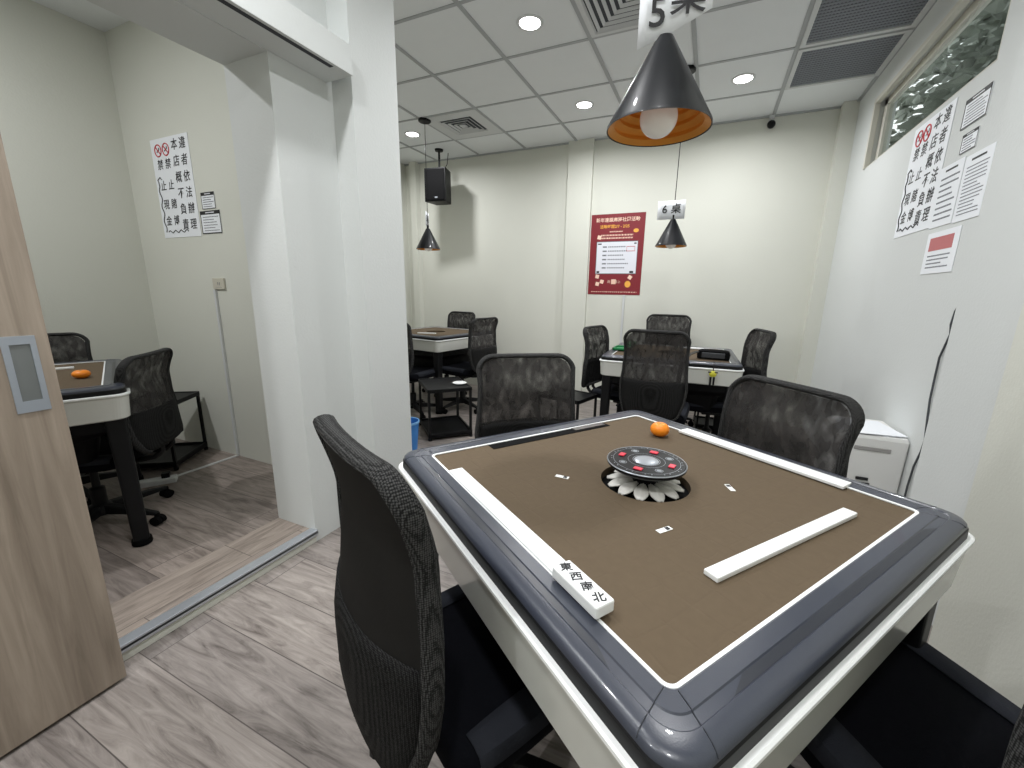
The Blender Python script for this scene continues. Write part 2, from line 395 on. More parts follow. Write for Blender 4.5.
for i, (x, y) in enumerate(LP):
    if i in LPL: downlight(x, y, LPL[i])
    area(x, y, CH-.02, .12, 17.5, spread=2.95)
area(-2.85, .2, CH-.02, .12, 27)

def louvre_vent(x, y, half, label):
    d = empty('ceiling_vent', (x, y, CH)); tag(d, label, 'air vent', 'square louvred vents in the ceiling')
    bm = bmesh.new(); loft(bm, [rring(.29, .003, -.001), rring(.29, .003, -.008), rring(half+.012, .003, -.010), rring(half, .003, -.001)]); obj('frame', bm, M['vent'], d)
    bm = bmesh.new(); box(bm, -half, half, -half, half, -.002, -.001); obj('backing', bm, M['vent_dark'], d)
    bm = bmesh.new(); k = half-.03
    while k > .03:
        loft(bm, [rring(k, .002, -.003), rring(k+.014, .002, -.016), rring(k+.017, .002, -.014), rring(k+.004, .002, -.002)]); k -= .042
    box(bm, -.03, .03, -.03, .03, -.012, -.003)
    obj('louvre', bm, M['vent'], d)
louvre_vent(GX-.5*T, GY+1.5*T, .17, 'small white square louvred ceiling vent near the black speaker')
louvre_vent(GX+2.5*T, GY-.5*T, .25, 'large white square louvred ceiling vent above the numeral 5 tag')
def grille(x, y, label):
    d = empty('ceiling_grille', (x, y, CH)); tag(d, label, 'air grille', 'grey return air grilles in the ceiling'); h = T/2-.012
    bm = bmesh.new(); loft(bm, [rring(h, .003, -.001), rring(h, .003, -.016), rring(h-.028, .003, -.016), rring(h-.03, .003, -.001)]); obj('frame', bm, M['vent'], d)
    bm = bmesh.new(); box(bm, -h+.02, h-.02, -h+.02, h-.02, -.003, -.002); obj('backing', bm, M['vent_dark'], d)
    bm = bmesh.new(); n = 17; w = 2*(h-.03)/n
    for i in range(n):
        c = -h+.03+w*(i+.5); box(bm, -h+.03, h-.03, c-w*.33, c+w*.33, -.010, -.007)
    for i in range(30):
        c = -h+.03+(2*h-.06)*(i+.5)/30; box(bm, c-.0035, c+.0035, -h+.03, h-.03, -.0085, -.004)
    obj('slat', bm, M['perf'], d)
grille(GX+4.5*T, GY+1.5*T, 'grey slatted ceiling grille nearer the back wall, next to a blank tile')
grille(GX+4.5*T, GY+.5*T, 'grey slatted ceiling grille nearer the camera, above the high window')

# dome camera
cm = empty('security_camera', (.325, BY-.01, 2.735)); tag(cm, 'small black security camera high in the back right of the wall', 'camera')
bm = bmesh.new(); lathe(bm, [(.02, .055), (.022, .03), (.012, .028)], 16); box(bm, -.02, .02, -.03, .01, .05, .078); obj('bracket', bm, M['vent'], cm)
bm = bmesh.new(); bmesh.ops.create_uvsphere(bm, u_segments=16, v_segments=12, radius=.034)
for v in bm.verts: v.co.y -= .03
obj('lens_housing', bm, M['black'], cm, smooth=True)

# wall speaker
sp = empty('wall_speaker', (-3.03, 4.33, 2.235), .12); tag(sp, 'black box loudspeaker hung from the ceiling in the far left corner', 'speaker')
bm = bmesh.new(); loft(bm, [[(-.135, -.10, 0), (.135, -.10, 0), (.10, .11, 0), (-.10, .11, 0)], [(-.135, -.10, .36), (.135, -.10, .36), (.10, .11, .36), (-.10, .11, .36)]], cap0=True, cap1=True)
obj('cabinet', bm, M['black'], sp, bevel=.006)
obj('speaker_grille', boxes((-.122, .122, -.108, -.10, .015, .345)), M['black_matt'], sp, bevel=.004)
obj('badge', boxes((-.0, .035, -.111, -.108, .035, .05)), M['silver'], sp)
bm = bmesh.new(); tube(bm, [(0, .02, .36), (0, .02, CH-2.235-.01)], .012); lathe(bm, [(.05, CH-2.235), (.045, CH-2.255), (.01, CH-2.26)], 20, 0, .02, cap0=True); tube(bm, [(.03, .06, .36), (.05, .12, .45), (.05, .15, CH-2.235-.005)], .004)
obj('mount', bm, M['black'], sp)

# ------------------------------------------------------------------ pendant lamps
def pendant(x, y, rim_z, R, H_, tagtxt, tag_rot, label, canopy=True, tilt=(0, 0), tagsize=(.135, .105)):
    d = empty('pendant_lamp', (x, y, rim_z)); tag(d, label, 'hanging lamp', 'black cone pendant lamps')
    d.rotation_euler = (tilt[0], tilt[1], 0)
    bm = bmesh.new(); lathe(bm, [(R-.002, .001), (R, 0), (R, .006), (.018, H_), (.0, H_)], 48); obj('lamp_shade', bm, M['shade'], d)
    bm = bmesh.new(); pr = []; n = 9
    for i in range(n):
        t0 = i/n; t1 = (i+.5)/n
        for t_, o_ in ((t0, 0), (t1, .009)):
            pr.append(((R-.003)*(1-t_)+.016*t_-o_, .0015+(H_-.012)*t_))
    lathe(bm, pr, 48)
    for f_ in bm.faces: f_.smooth = False
    obj('shade_lining', bm, M['copper'], d)
    bm = bmesh.new(); br = min(.043, R*.36)
    pts = [(0, -br*.42+0)]
    for i in range(1, 13):
        a = -PI/2+PI*.80*i/12; pts.append((br*math.cos(a), br*.58+br*math.sin(a)))
    pts += [(br*.45, br*2.1), (br*.40, br*2.5)]
    lathe(bm, [(r_, z_) for r_, z_ in pts], 28); obj('bulb', bm, M['bulb'], d)
    bm = bmesh.new(); lathe(bm, [(br*.45, br*2.3), (br*.5, br*2.4), (br*.5, H_*.85)], 16); obj('socket', bm, M['black'], d)
    bm = bmesh.new(); lathe(bm, [(.0, H_-.005), (.010, H_-.004), (.010, H_+.03), (.005, H_+.034), (0, H_+.035)], 14); obj('cap', bm, M['black'], d)
    L_ = CH-rim_z
    bm = bmesh.new(); tube(bm, [(0, 0, H_+.02), (0, 0, L_-.01)], .0028, 8); obj('cord', bm, M['black'], d)
    bm = bmesh.new(); lathe(bm, [(.06, L_-.001), (.06, L_-.018), (.052, L_-.024), (0, L_-.026)], 28, cap0=True); obj('canopy', bm, M['black'], d)
    return d
def lamp_tag(x, y, z, rz, s, w, h, label, skew=0, tz=.52):
    t = empty('table_number_tag', (x, y, z), rz); tag(t, label, 'sign')
    bm = bmesh.new()
    vs = [(-w/2, 0, 0), (w/2, 0, skew), (w/2, 0, h), (-w/2, 0, h)]
    nx = 8; A = []; 
    for i in range(nx+1):
        u = i/nx; yy = .006*math.sin(u*PI)
        A.append((bm.verts.new((-w/2+w*u, yy, skew*u)), bm.verts.new((-w/2+w*u, yy*.6, h))))
    for a, b_ in zip(A, A[1:]): bm.faces.new((a[0], b_[0], b_[1], a[1]))
    o = obj('paper', bm, M['paper'], t, smooth=True)
    so = o.modifiers.new('s', 'SOLIDIFY'); so.thickness = .0006
    text('number', s[0], h*.60, M['ink'], t, (-w*.24, -.003, h*tz+skew*.25), bold=.0006)
    text('character', s[1], h*.56, M['ink'], t, (w*.17, -.003, h*tz+skew*.6), bold=.0006)
    return t
P5 = (-.155, 1.10); pendant(*P5, 1.605, .117, .185, '5', 0, 'large black cone lamp with ribbed copper lining hanging over the main table')
lamp_tag(P5[0]+.018, P5[1]-.014, 1.762, math.radians(12), ('5', '桌'), .15, .135, 'white paper tag numbered 5 on the cord of the nearest hanging lamp', skew=.065, tz=.36)
P6 = (-.33, 3.561); pendant(*P6, 1.60, .117, .20, '6', 0, 'small black cone lamp hanging over the back table, right of the red poster')
lamp_tag(P6[0]-.02, P6[1]-.012, 1.80, 0.0, ('6', '桌'), .20, .135, 'white paper tag numbered 6 on the cord of the lamp by the red poster')
PL = (-2.66, 3.592); pendant(*PL, 1.635, .12, .20, '3', 0, 'small black cone lamp hanging at the far left in front of the speaker')
lamp_tag(PL[0], PL[1]-.006, 1.85, math.radians(116), ('3', '桌'), .17, .14, 'white paper tag seen nearly edge on, on the cord of the far left lamp')

# ------------------------------------------------------------------ mahjong table
TH = .782
def ipz(h):
    P = [(.4045, .003), (.407, .0055), (.430, .0068), (.4318, .0050), (.4445, .0042), (.4463, .0055), (.460, .0042), (.467, .0012), (.4705, -.003)]
    for a, b in zip(P, P[1:]):
        if h <= b[0]: return a[1]+(b[1]-a[1])*(h-a[0])/(b[0]-a[0])
    return P[-1][1]
def make_table():
    t = empty('mahjong_table')
    F = .400
    # playing field, with the round opening for the console
    bm = bmesh.new(); n = 7
    sq = rring(F, .012, TH, n); N_ = len(sq)
    sq = sorted(sq, key=lambda p: math.atan2(p[1], p[0]))
    circ = [(.106*math.cos(math.atan2(p[1], p[0])), .106*math.sin(math.atan2(p[1], p[0])), TH) for p in sq]
    mid = [(.15*math.cos(math.atan2(p[1], p[0])), .15*math.sin(math.atan2(p[1], p[0])), TH) for p in sq]
    bm = bmesh.new()
    # finer circle: subdivide angles
    K = 64; angs = [2*PI*i/K for i in range(K)]
    def sqp(a, h):
        c, s = math.cos(a), math.sin(a); k = h/max(abs(c), abs(s)); return (c*k, s*k, TH)
    loft(bm, [[sqp(a, F) for a in angs], [(.106*math.cos(a), .106*math.sin(a), TH) for a in angs], [(.106*math.cos(a), .106*math.sin(a), TH-.03) for a in angs]])
    obj('playfield', bm, M['felt'], t)
    bm = bmesh.new(); lathe(bm, [(0, TH-.02), (.107, TH-.02)], 48); obj('console_well', bm, M['black_matt'], t)
    # white line round the field
    bm = bmesh.new(); loft(bm, [rring(.399, .012, TH+.001), rring(.399, .012, TH+.0035), rring(.4045, .016, TH+.0040), rring(.4055, .018, TH+.001)]); obj('border_strip', bm, M['white_pl'], t)
    # rim
    bm = bmesh.new()
    prof = [(.4045, .016, TH-.012), (.4045, .016, TH+.003), (.407, .018, TH+.0055), (.430, .028, TH+.0068), (.4318, .029, TH+.0050), (.4445, .035, TH+.0042), (.4463, .036, TH+.0055), (.460, .042, TH+.0042), (.4670, .046, TH+.0012), (.4705, .048, TH-.0030), (.4715, .048, TH-.009)]
    loft(bm, [rring(h, r, z, 16) for h, r, z in prof], smooth=False)
    o = obj('rim', bm, M['rim'], t, smooth=True)
    bm = bmesh.new(); loft(bm, [rring(.4712, .048, TH-.008, 12), rring(.4735, .049, TH-.011, 12), rring(.4745, .049, TH-.031, 12)]); obj('rim_lip', bm, M['black'], t, smooth=True)
    # faint seams at the corners
    for k in range(4):
        Rm_ = Matrix.Rotation(k*PI/2, 3, 'Z')
        for a, b_ in (((.4075, .396), (.4715, .415)), ((.396, .4075), (.415, .4715))):
            bm = bmesh.new(); pts = []
            for i in range(13):
                u = i/12; x = a[0]*(1-u)+b_[0]*u; y = a[1]*(1-u)+b_[1]*u; hm = max(x, y)
                zz = TH+ipz(hm)
                pts.append(Rm_ @ Vector((x, y, zz)))
            tube(bm, pts, .0009, 5); obj('rim_seam', bm, M['rim_dark'], t)
        bm = bmesh.new(); vs = [(.4322, -.31), (.4322, .31), (.4440, .345), (.4440, -.345)]
        bm.faces.new([bm.verts.new(Rm_ @ Vector((x, y, TH+.0053 if x < .44 else TH+.0047))) for x, y in vs]); obj('rim_groove', bm, M['rim_dark'], t)
    # white skirt with its bright top ledge
    bm = bmesh.new(); loft(bm, [rring(.44, .04, TH-.030, 8), rring(.481, .05, TH-.030, 8), rring(.484, .052, TH-.034, 8), rring(.484, .052, TH-.040, 8), rring(.479, .05, TH-.046, 8), rring(.472, .05, TH-.142, 8), rring(.467, .05, TH-.147, 8), rring(.42, .05, TH-.147, 8)])
    obj('skirt', bm, M['skirt'], t, smooth=False)
    bm = bmesh.new(); loft(bm, [rring(.472, .045, TH-.0295, 8), rring(.481, .05, TH-.0292, 8), rring(.4845, .052, TH-.0315, 8), rring(.4848, .052, TH-.0365, 8), rring(.481, .05, TH-.037, 8)]); obj('ledge', bm, M['white_pl'], t)
    # machine housing
    bm = bmesh.new(); loft(bm, [rring(.45, .05, TH-.140, 6), rring(.44, .05, TH-.20, 6), rring(.36, .06, TH-.25, 6), rring(.34, .06, TH-.36, 6)], cap0=True, cap1=True); obj('machine_housing', bm, M['housing'], t)
    for sx, sy in ((1, 1), (-1, 1), (-1, -1), (1, -1)):
        bm = bmesh.new()
        def sec(c, h, z): return [(sx*c+p[0], sy*c+p[1], z) for p in rring(h, h*.35, 0, 4)]
        loft(bm, [sec(.420, .036, TH-.126), sec(.424, .033, .45), sec(.428, .029, .03)], cap0=True, cap1=True, smooth=False)
        lg = obj('leg', bm, M['black'], t)
        bm = bmesh.new(); lathe(bm, [(.0, .0), (.036, .0), (.038, .006), (.036, .028), (.028, .034), (0, .034)], 20, sx*.428, sy*.428); obj('foot', bm, M['black_matt'], lg)
    return t
def add_console(t):
    bm = bmesh.new()
    for i in range(12):
        a = 2*PI*i/12+.1; Rz = Matrix.Rotation(a, 3, 'Z'); A = []
        for j in range(9):
            u = j/8; w = .0035+.0135*math.sin(min(1, .04+u*.95)**1.5*PI*.96); r = .026+.066*u; z = TH+.006-.013*u+.004*math.sin(u*PI)
            A.append([bm.verts.new(Rz @ Vector((r, q*w, z+(.003 if q == 0 else 0)))) for q in (-1, -.5, 0, .5, 1)])
        for p, q in zip(A, A[1:]):
            for k in range(4): bm.faces.new((p[k], p[k+1], q[k+1], q[k])).smooth = True
    pe = obj('petal_ring', bm, M['petal'], t); so = pe.modifiers.new('s', 'SOLIDIFY'); so.thickness = .003
    # tilt the head of the console a little
    hd_ = bmesh.new(); lathe(hd_, [(.0, TH-.015), (.030, TH-.012), (.034, TH+.02), (.045, TH+.028), (.086, TH+.040), (.093, TH+.046), (.093, TH+.050), (.090, TH+.053), (.0, TH+.054)], 56)
    hd = obj('console_head', hd_, M['gloss_black'], t)
    bm = bmesh.new(); lathe(bm, [(.0915, TH+.0532), (.0925, TH+.0540), (.094, TH+.0525), (.094, TH+.0515)], 56); obj('console_ring', bm, M['silver'], hd)
    bm = bmesh.new(); lathe(bm, [(0, TH+.057), (.018, TH+.0565), (.027, TH+.0548), (.029, TH+.0540)], 40); obj('console_dome', bm, M['silver'], hd)
    bm = bmesh.new()
    for r0, r1 in ((.031, .0325), (.043, .044), (.078, .079)): lathe(bm, [(r0, TH+.0543), (r1, TH+.0543)], 56)
    for i in range(4):
        a = PI/4+i*PI/2+.42
        for r in range(16):
            an = 2*PI*r/16; cx, cy = .061*math.cos(a), .061*math.sin(a)
        lathe(bm, [(.008, TH+.0544), (.0095, TH+.0544)], 20, cx, cy)
        lathe(bm, [(.0, TH+.0544), (.006, TH+.0544)], 20, cx, cy)
    for i in range(36):
        a = 2*PI*i/36; 
        if i % 3: box(bm, .083*math.cos(a)-.0012, .083*math.cos(a)+.0012, .083*math.sin(a)-.0012, .083*math.sin(a)+.0012, TH+.0540, TH+.0546)
    obj('console_print', bm, M['silver'], hd)
    for i in range(4):
        bm = bmesh.new(); a = i*PI/2+.42
        box(bm, .061-.007, .061+.007, -.010, .010, TH+.0538, TH+.0565)
        for v in bm.verts: v.co = Matrix.Rotation(a, 3, 'Z') @ v.co
        obj('console_button', bm, M['btn_red'], hd, bevel=.001)
    return hd
TP = make_table()
def walls_of_table(t, e1m=True):
    # raised tile wall lids (white) and the open slot (black)
    obj('wall_lid', boxes((-.275, .225, -.402, -.366, TH+.001, TH+.008)), M['white_pl'], t, bevel=.0015)
    obj('wall_lid', boxes((-.195, .272, .376, .421, TH+.003, TH+.011)), M['white_pl'], t, bevel=.0015)
    obj('open_slot', boxes((-.398, -.362, -.228, .228, TH+.0005, TH+.0016)), M['black_matt'], t)
    obj('slot_lid', boxes((-.397, -.372, .085, .215, TH+.0016, TH+.005), ), flat('smoked_lid', srgb(85, 82, 80), .3, var=.05), t)
    for x, y, r in ((-.117, -.165, 0), (.128, .151, PI/2+.4), (.171, -.134, .9)):
        bm = bmesh.new(); bd = bmesh.new(); Rz = Matrix.Rotation(r+.6, 3, 'Z')
        box(bm, x-.017, x+.017, y-.006, y+.006, TH+.0005, TH+.0012, rot=Rz); p = Vector((x, y, 0))+Rz @ Vector((.008, 0, 0))
        box(bd, p.x-.0045, p.x+.0045, p.y-.0045, p.y+.0045, TH+.0012, TH+.0018, rot=Rz)
        s_ = obj('dice_slot', bm, M['white_pl'], t); obj('slot_mark', bd, M['ink'], s_)
Cm = (-.101, .984); A5 = -.5962
# the copies for the other tables are taken before the near table gets its details
T6 = copy_tree(TP); TL = copy_tree(TP); TR = copy_tree(TP)
TP.location = (*Cm, 0); TP.rotation_euler.z = A5
tag(TP, 'large mahjong table with brown felt, slate rim and white sides, in the foreground', 'table')
add_console(TP); walls_of_table(TP)
def place(o, x, y, z, rz, label, cat, group=None, s=None):
    o.location = (x, y, z); o.rotation_euler.z = rz; tag(o, label, cat, group)
    if s: o.scale = s
place(T6, -.245, 3.49, 0, .035, 'mahjong table with a black bag and green tray on it, before the back wall', 'table', 'mahjong tables in the other parts of the room')
place(TL, -2.78, 3.85, 0, -.14, 'mahjong table at the far left behind the white pillar', 'table', 'mahjong tables in the other parts of the room')
place(TR, -2.845, .60, FL2, -.38, 'mahjong table in the raised side room behind the wooden door', 'table', 'mahjong tables in the other parts of the room', s=(1, 1, .955))
def Lp(x, y, z=0):
    c, s = math.cos(A5), math.sin(A5); return (Cm[0]+x*c-y*s, Cm[1]+x*s+y*c, z)

# things on the near table
def mtag(o, l, c, g=None): return tag(o, l, c, g)
ws = empty('wind_marker', Lp(.232, -.394, TH+.0085), A5); tag(ws, 'white block marked with the four winds, on the near left edge of the main table', 'game piece')
obj('block', boxes((-.052, .052, -.0175, .0175, 0, .020)), M['white_pl'], ws, bevel=.003)
for i, ch in enumerate('東西南北'):
    text('wind_character', ch, .020, M['ink'], ws, (-.038+.0253*i, 0, .0204), rot=(0, 0, 1.15), ext=.0002, bold=.0004)
ls = tag(obj('loose_lid_strip', boxes((-.223, .223, -.0135, .0135, 0, .010)), M['white_pl'], bevel=.002), 'white plastic strip lying loose on the brown felt at the right', 'strip')
ls.location = Lp(.3165, .038, TH+.0006); ls.rotation_euler.z = A5+PI/2-.055
def tangerine(loc, r, label, sz=.78):
    t_ = empty('tangerine', loc); tag(t_, label, 'fruit')
    bm = bmesh.new(); pr = []
    for i in range(17):
        a = -PI/2+PI*i/16; rr = r*math.cos(a); zz = r*sz*(1+math.sin(a))
        if i > 13: zz -= r*.05*(i-13)
        pr.append((max(rr, 0), zz))
    lathe(bm, pr, 28); obj('peel', bm, M['orange'], t_)
    bm = bmesh.new(); lathe(bm, [(0, 0), (.005, 0), (.004, .002), (0, .003)], 8)
    for v in bm.verts: v.co.z += 2*r*sz-r*.16
    obj('stem_scar', bm, flat('stem', srgb(150, 140, 90), .7, var=.1), t_)
tangerine(Lp(-.207, .297, TH), .030, 'orange tangerine on the brown felt of the main table')
tangerine((-2.60, .86, FL2+TH*.955), .032, 'orange tangerine on the table in the raised side room', .62)

# ------------------------------------------------------------------ chairs
def make_chair():
    c = empty('mesh_chair')
    zt, zb = 1.0, .465
    def ip(z, T_):
        if z <= T_[0][0]: return T_[0][1]
        for (a, ya), (b_, yb_) in zip(T_, T_[1:]):
            if z <= b_:
                u = (z-a)/(b_-a); return ya+(yb_-ya)*(u*u*(3-2*u)*.6+u*.4)
        return T_[-1][1]
    def yb(z): return ip(z, [(.46, -.323), (.55, -.333), (.65, -.335), (.75, -.317), (.86, -.300), (1.0, -.324)])
    def cv(z): return ip(z, [(.46, .026), (.55, .047), (.65, .057), (.75, .045), (.86, .028), (1.0, .018)])
    def hw(z): return ip(z, [(.46, .160), (.52, .188), (.58, .206), (.66, .214), (.76, .204), (.86, .199), (1.0, .206)])
    def pos(u, z, off=0):
        k = min(1, abs(u)/.205); return Vector((u, yb(z)+cv(z)*k**2.2-off, z))
    def halfw(z, inset=0):
        w = hw(z)-inset; rc = .065; d = zt-inset-z
        if d < rc: w -= rc-math.sqrt(max(0, rc*rc-(rc-max(d, 0))**2))
        d = z-zb-inset; rc = .03
        if d < rc: w -= rc-math.sqrt(max(0, rc*rc-(rc-max(d, 0))**2))
        return w
    def panel(z0, z1, off, nz=14, nx=12, inset=.008):
        bm = bmesh.new(); G = []
        for i in range(nz+1):
            u = i/nz; z = z0+(z1-z0)*u; w = max(halfw(z, inset), .01)
            G.append([bm.verts.new(pos(-w+2*w*j/nx, z, off)) for j in range(nx+1)])
        for a, b_ in zip(G, G[1:]):
            for j in range(nx): bm.faces.new((a[j], a[j+1], b_[j+1], b_[j])).smooth = True
        return bm
    ZS = .70
    bm = panel(ZS, zt-.0095, .010, 22)
    b2 = panel(ZS, zt-.0095, -.012, 22)
    tmp = bpy.data.meshes.new('t'); b2.to_mesh(tmp); b2.free(); bm.from_mesh(tmp); bpy.data.meshes.remove(tmp)
    obj('backrest_net', bm, M['net'], c)
    lo = obj('lumbar_panel', panel(zb+.009, ZS+.002, 0, 10), M['net_low'], c); so = lo.modifiers.new('s', 'SOLIDIFY'); so.thickness = .028; so.offset = 0
    # edge frame swept round the outline
    pts = []
    zs = [zb+.012+(zt-.075-zb-.012)*i/20 for i in range(21)]
    for z in zs: pts.append((halfw(z), z))
    rc = .065; zc = zt-rc
    for i in range(1, 9):
        a = PI/2*i/8; pts.append((hw(zt)-rc+rc*math.cos(a), zc+rc*math.sin(a)))
    right = pts; left = [(-x, z) for x, z in reversed(pts)]
    top = [((hw(zt)-rc)*(1-2*i/8), zt) for i in range(1, 8)]
    loop = right+top+left
    path = [pos(x, z) for x, z in loop]; path = path+[path[0]]
    path.pop(); bm = bmesh.new(); K_ = len(path); rings_ = []
    for i in range(K_):
        d = (path[(i+1) % K_]-path[i-1]).normalized(); n1 = d.cross(Vector((0, 1, 0))).normalized(); n2 = n1.cross(d).normalized()
        p = path[i]-n1*.0
        rings_.append([p+n1*.0105*math.cos(2*PI*j/12)+n2*.019*math.sin(2*PI*j/12) for j in range(12)])
    loft(bm, rings_, close=True, smooth=True)
    fr = obj('backrest_frame', bm, M['net_rim'], c)
    for v in fr.data.vertices: pass
    # seat: cushion top plus paler side bolsters
    bm = bmesh.new()
    def srr(hx, hy, r, z, dy=0): return [(p[0], p[1]+dy, p[2]) for p in rring(hx, r, z, 7, hy)]
    loft(bm, [srr(.19, .19, .05, .405), srr(.218, .225, .07, .412), srr(.226, .235, .075, .432), srr(.224, .232, .075, .455), srr(.215, .222, .07, .470), srr(.200, .204, .06, .477)], cap0=True, cap1=True, smooth=True)
    st = obj('seat', bm, M['seat'], c, smooth=True)
    for s in (-1, 1):
        bm = bmesh.new(); P = []
        for i in range(11):
            v = -.195+.39*i/10; w = .018*(1-abs(v/.215)**4*.55)
            P.append([bm.verts.new((s*(.172-w*.9), v, .4785)), bm.verts.new((s*(.186), v, .4800)), bm.verts.new((s*(.196+w), v, .474)), bm.verts.new((s*(.208+w), v, .452))])
        for a, b_ in zip(P, P[1:]):
            for j in range(3): bm.faces.new((a[j], a[j+1], b_[j+1], b_[j])).smooth = True
        bo = obj('seat_bolster', bm, M['seat_edge'], st); so = bo.modifiers.new('s', 'SOLIDIFY'); so.thickness = .003; so.offset = 1
    # mechanism, bracket, lift, base
    obj('seat_plate', boxes((-.10, .10, -.12, .10, .375, .406), (-.05, .05, -.08, .06, .345, .376)), M['black'], c, bevel=.006)
    bm = bmesh.new()
    for s in (-1, 1): tube(bm, [(s*.07, -.06, .388), (s*.07, -.20, .392), (s*.055, -.285, .405), (s*.05, -.318, .44), (s*.05, -.318, .52)], [.014, .014, .015, .014, .010], 8)
    obj('back_bracket', bm, M['black'], c)
    bm = bmesh.new(); tube(bm, [(.10, .02, .385), (.19, .03, .385), (.225, .03, .378)], [.005, .005, .009], 8); obj('lift_lever', bm, M['black'], c)
    bm = bmesh.new(); lathe(bm, [(.030, .08), (.030, .22), (.026, .225), (.016, .23), (.016, .35)], 20); obj('gas_lift', bm, M['black'], c)
    bm = bmesh.new(); lathe(bm, [(.0, .06), (.045, .06), (.05, .08), (.042, .115), (.03, .125)], 20)
    for i in range(5):
        a = 2*PI*i/5+PI/2+.3; d = Vector((math.cos(a), math.sin(a), 0)); n_ = Vector((-d.y, d.x, 0))
        R_ = []
        for u, w, z0, z1 in ((.03, .024, .065, .118), (.12, .021, .066, .108), (.22, .017, .062, .090), (.285, .014, .060, .078)):
            p = d*u; R_.append([p+n_*w+Vector((0, 0, z0)), p-n_*w+Vector((0, 0, z0)), p-n_*w*.8+Vector((0, 0, z1)), p+n_*w*.8+Vector((0, 0, z1))])
        loft(bm, R_, cap0=True, cap1=True)
    bs = obj('star_base', bm, M['black'], c, bevel=.004)
    for i in range(5):
        a = 2*PI*i/5+PI/2+.3; d = Vector((math.cos(a), math.sin(a), 0)); n_ = Vector((-d.y, d.x, 0)); p = d*.282
        bm = bmesh.new()
        for s in (-1, 1):
            q = p+n_*s*.012; tube(bm, [q+n_*s*-.009+Vector((0, 0, .026)), q+n_*s*.010+Vector((0, 0, .026))], .026, 18)
        lathe(bm, [(.012, .03), (.012, .07), (0, .07)], 10, p.x, p.y); R_ = None
        obj('caster', bm, M['black_matt'], bs)
    return c
CH0 = make_chair()
used = []
def chair(x, y, z, face, label, group, s=(1, 1, 1)):
    """x, y: centre of the seat; face: heading the sitter looks at (radians, 0 = +x)"""
    c = CH0 if not used else copy_tree(CH0); used.append(c)
    c.location = (x, y, z); c.rotation_euler.z = face-PI/2; c.scale = s; tag(c, label, 'chair', group)
    return c
G1 = 'black mesh chairs round the main table'; G2 = 'black mesh chairs round the back table'; G3 = 'black mesh chairs at the far left table'; G4 = 'black mesh chairs in the raised side room'
def tchair(e1, e2, rot, label, s=(1, 1, 1)):
    p = Lp(e1, e2); return chair(p[0], p[1], 0, A5+rot, label, G1, s)
near = tchair(-.055, -.362, PI/2+.13, 'black mesh office chair in the left foreground, side on to the camera', (.90, .98, 1.0))
tchair(-.54, .065, -.36, 'black mesh office chair behind the far left edge of the main table', (1, 1, .965))
tchair(-.04, .28, -PI/2-.24, 'black mesh office chair behind the main table, beside the white office machine', (1, 1, .965))
tchair(.44, .22, PI-.32, 'black mesh office chair cut off at the bottom right corner of the picture')
chair(-.265, 2.90, 0, PI/2-.03, 'black mesh office chair with its back to the camera, in front of the back table', G2, (.92, 1, 1.015))
chair(-.33, 4.10, 0, -PI/2+.1, 'black mesh office chair on the far side of the back table, half hidden', G2, (1, 1, 1.03))
chair(.075, 3.40, 0, PI+.25, 'black mesh office chair at the right side of the back table, against the white wall', G2, (1, 1, .985))
chair(-.58, 3.45, 0, -.2, 'black mesh office chair at the left side of the back table, below the pilaster', G2, (1, 1, .95))
chair(-2.32, 3.66, 0, 3.0, 'black mesh office chair right of the far left table, nearest the camera', G3, (1, 1, .97))
chair(-2.87, 4.17, 0, -1.71, 'black mesh office chair beyond the far left table, against the back wall', G3, (1, 1, .97))
chair(-2.655, 3.26, 0, 1.62, 'black mesh office chair mostly hidden by the white pillar edge', G3, (1, 1, .95))
chair(-2.67, .85, FL2, -2.42, 'black mesh office chair seen side on at the right of the side room table', G4, (1, 1, .85))
chair(-3.18, .90, FL2, -.3, 'black mesh office chair on the far side of the side room table', G4, (1, 1, .88))
for ch in near.children:      # near chair's net is darker and nearly solid, standing in for its grazing view
    if ch.name.startswith('backrest_net'):
        ch.data = ch.data.copy(); ch.data.materials[0] = M['net_dense']

# ------------------------------------------------------------------ side carts
def make_cart():
    t = empty('side_table'); w, d, h = .19, .15, .44
    obj('tabletop', boxes((-w, w, -d, d, h-.018, h-.006), (-w, w, -d, -d+.012, h-.03, h), (-w, w, d-.012, d, h-.03, h), (-w, -w+.012, -d, d, h-.03, h), (w-.012, w, -d, d, h-.03, h)), M['black'], t, bevel=.002)
    obj('shelf', boxes((-w, w, -d, d, .03, .045), (-w, w, -d, -d+.012, .025, .06), (-w, w, d-.012, d, .025, .06), (-w, -w+.012, -d, d, .025, .06), (w-.012, w, -d, d, .025, .06)), M['black'], t, bevel=.002)
    for sx, sy in ((1, 1), (-1, 1), (-1, -1), (1, -1)):
        bm = bmesh.new(); x, y = sx*(w-.01), sy*(d-.01); box(bm, x-.008, x+.008, y-.008, y+.008, 0, h-.02)
        lathe(bm, [(0, 0), (.013, 0), (.013, .02), (0, .02)], 10, x, y); obj('leg', bm, M['black'], t)
    return t
K0 = make_cart(); K1 = copy_tree(K0); K2 = copy_tree(K0); K3 = copy_tree(K0)
GK = 'black metal side tables beside the game tables'
place(K0, -2.06, 2.95, 0, -.75, 'black side table beside the far left mahjong table, with a pale dish on it', 'side table', GK, (1.25, 1.25, 1))
place(K1, -.97, 3.10, 0, -.25, 'black side table left of the back mahjong table', 'side table', GK)
place(K2, .17, 4.20, 0, .1, 'black side table behind the right end of the back mahjong table', 'side table', GK)
place(K3, -3.27, 1.42, FL2, -.95, 'black side table in the corner of the raised side room', 'side table', GK)

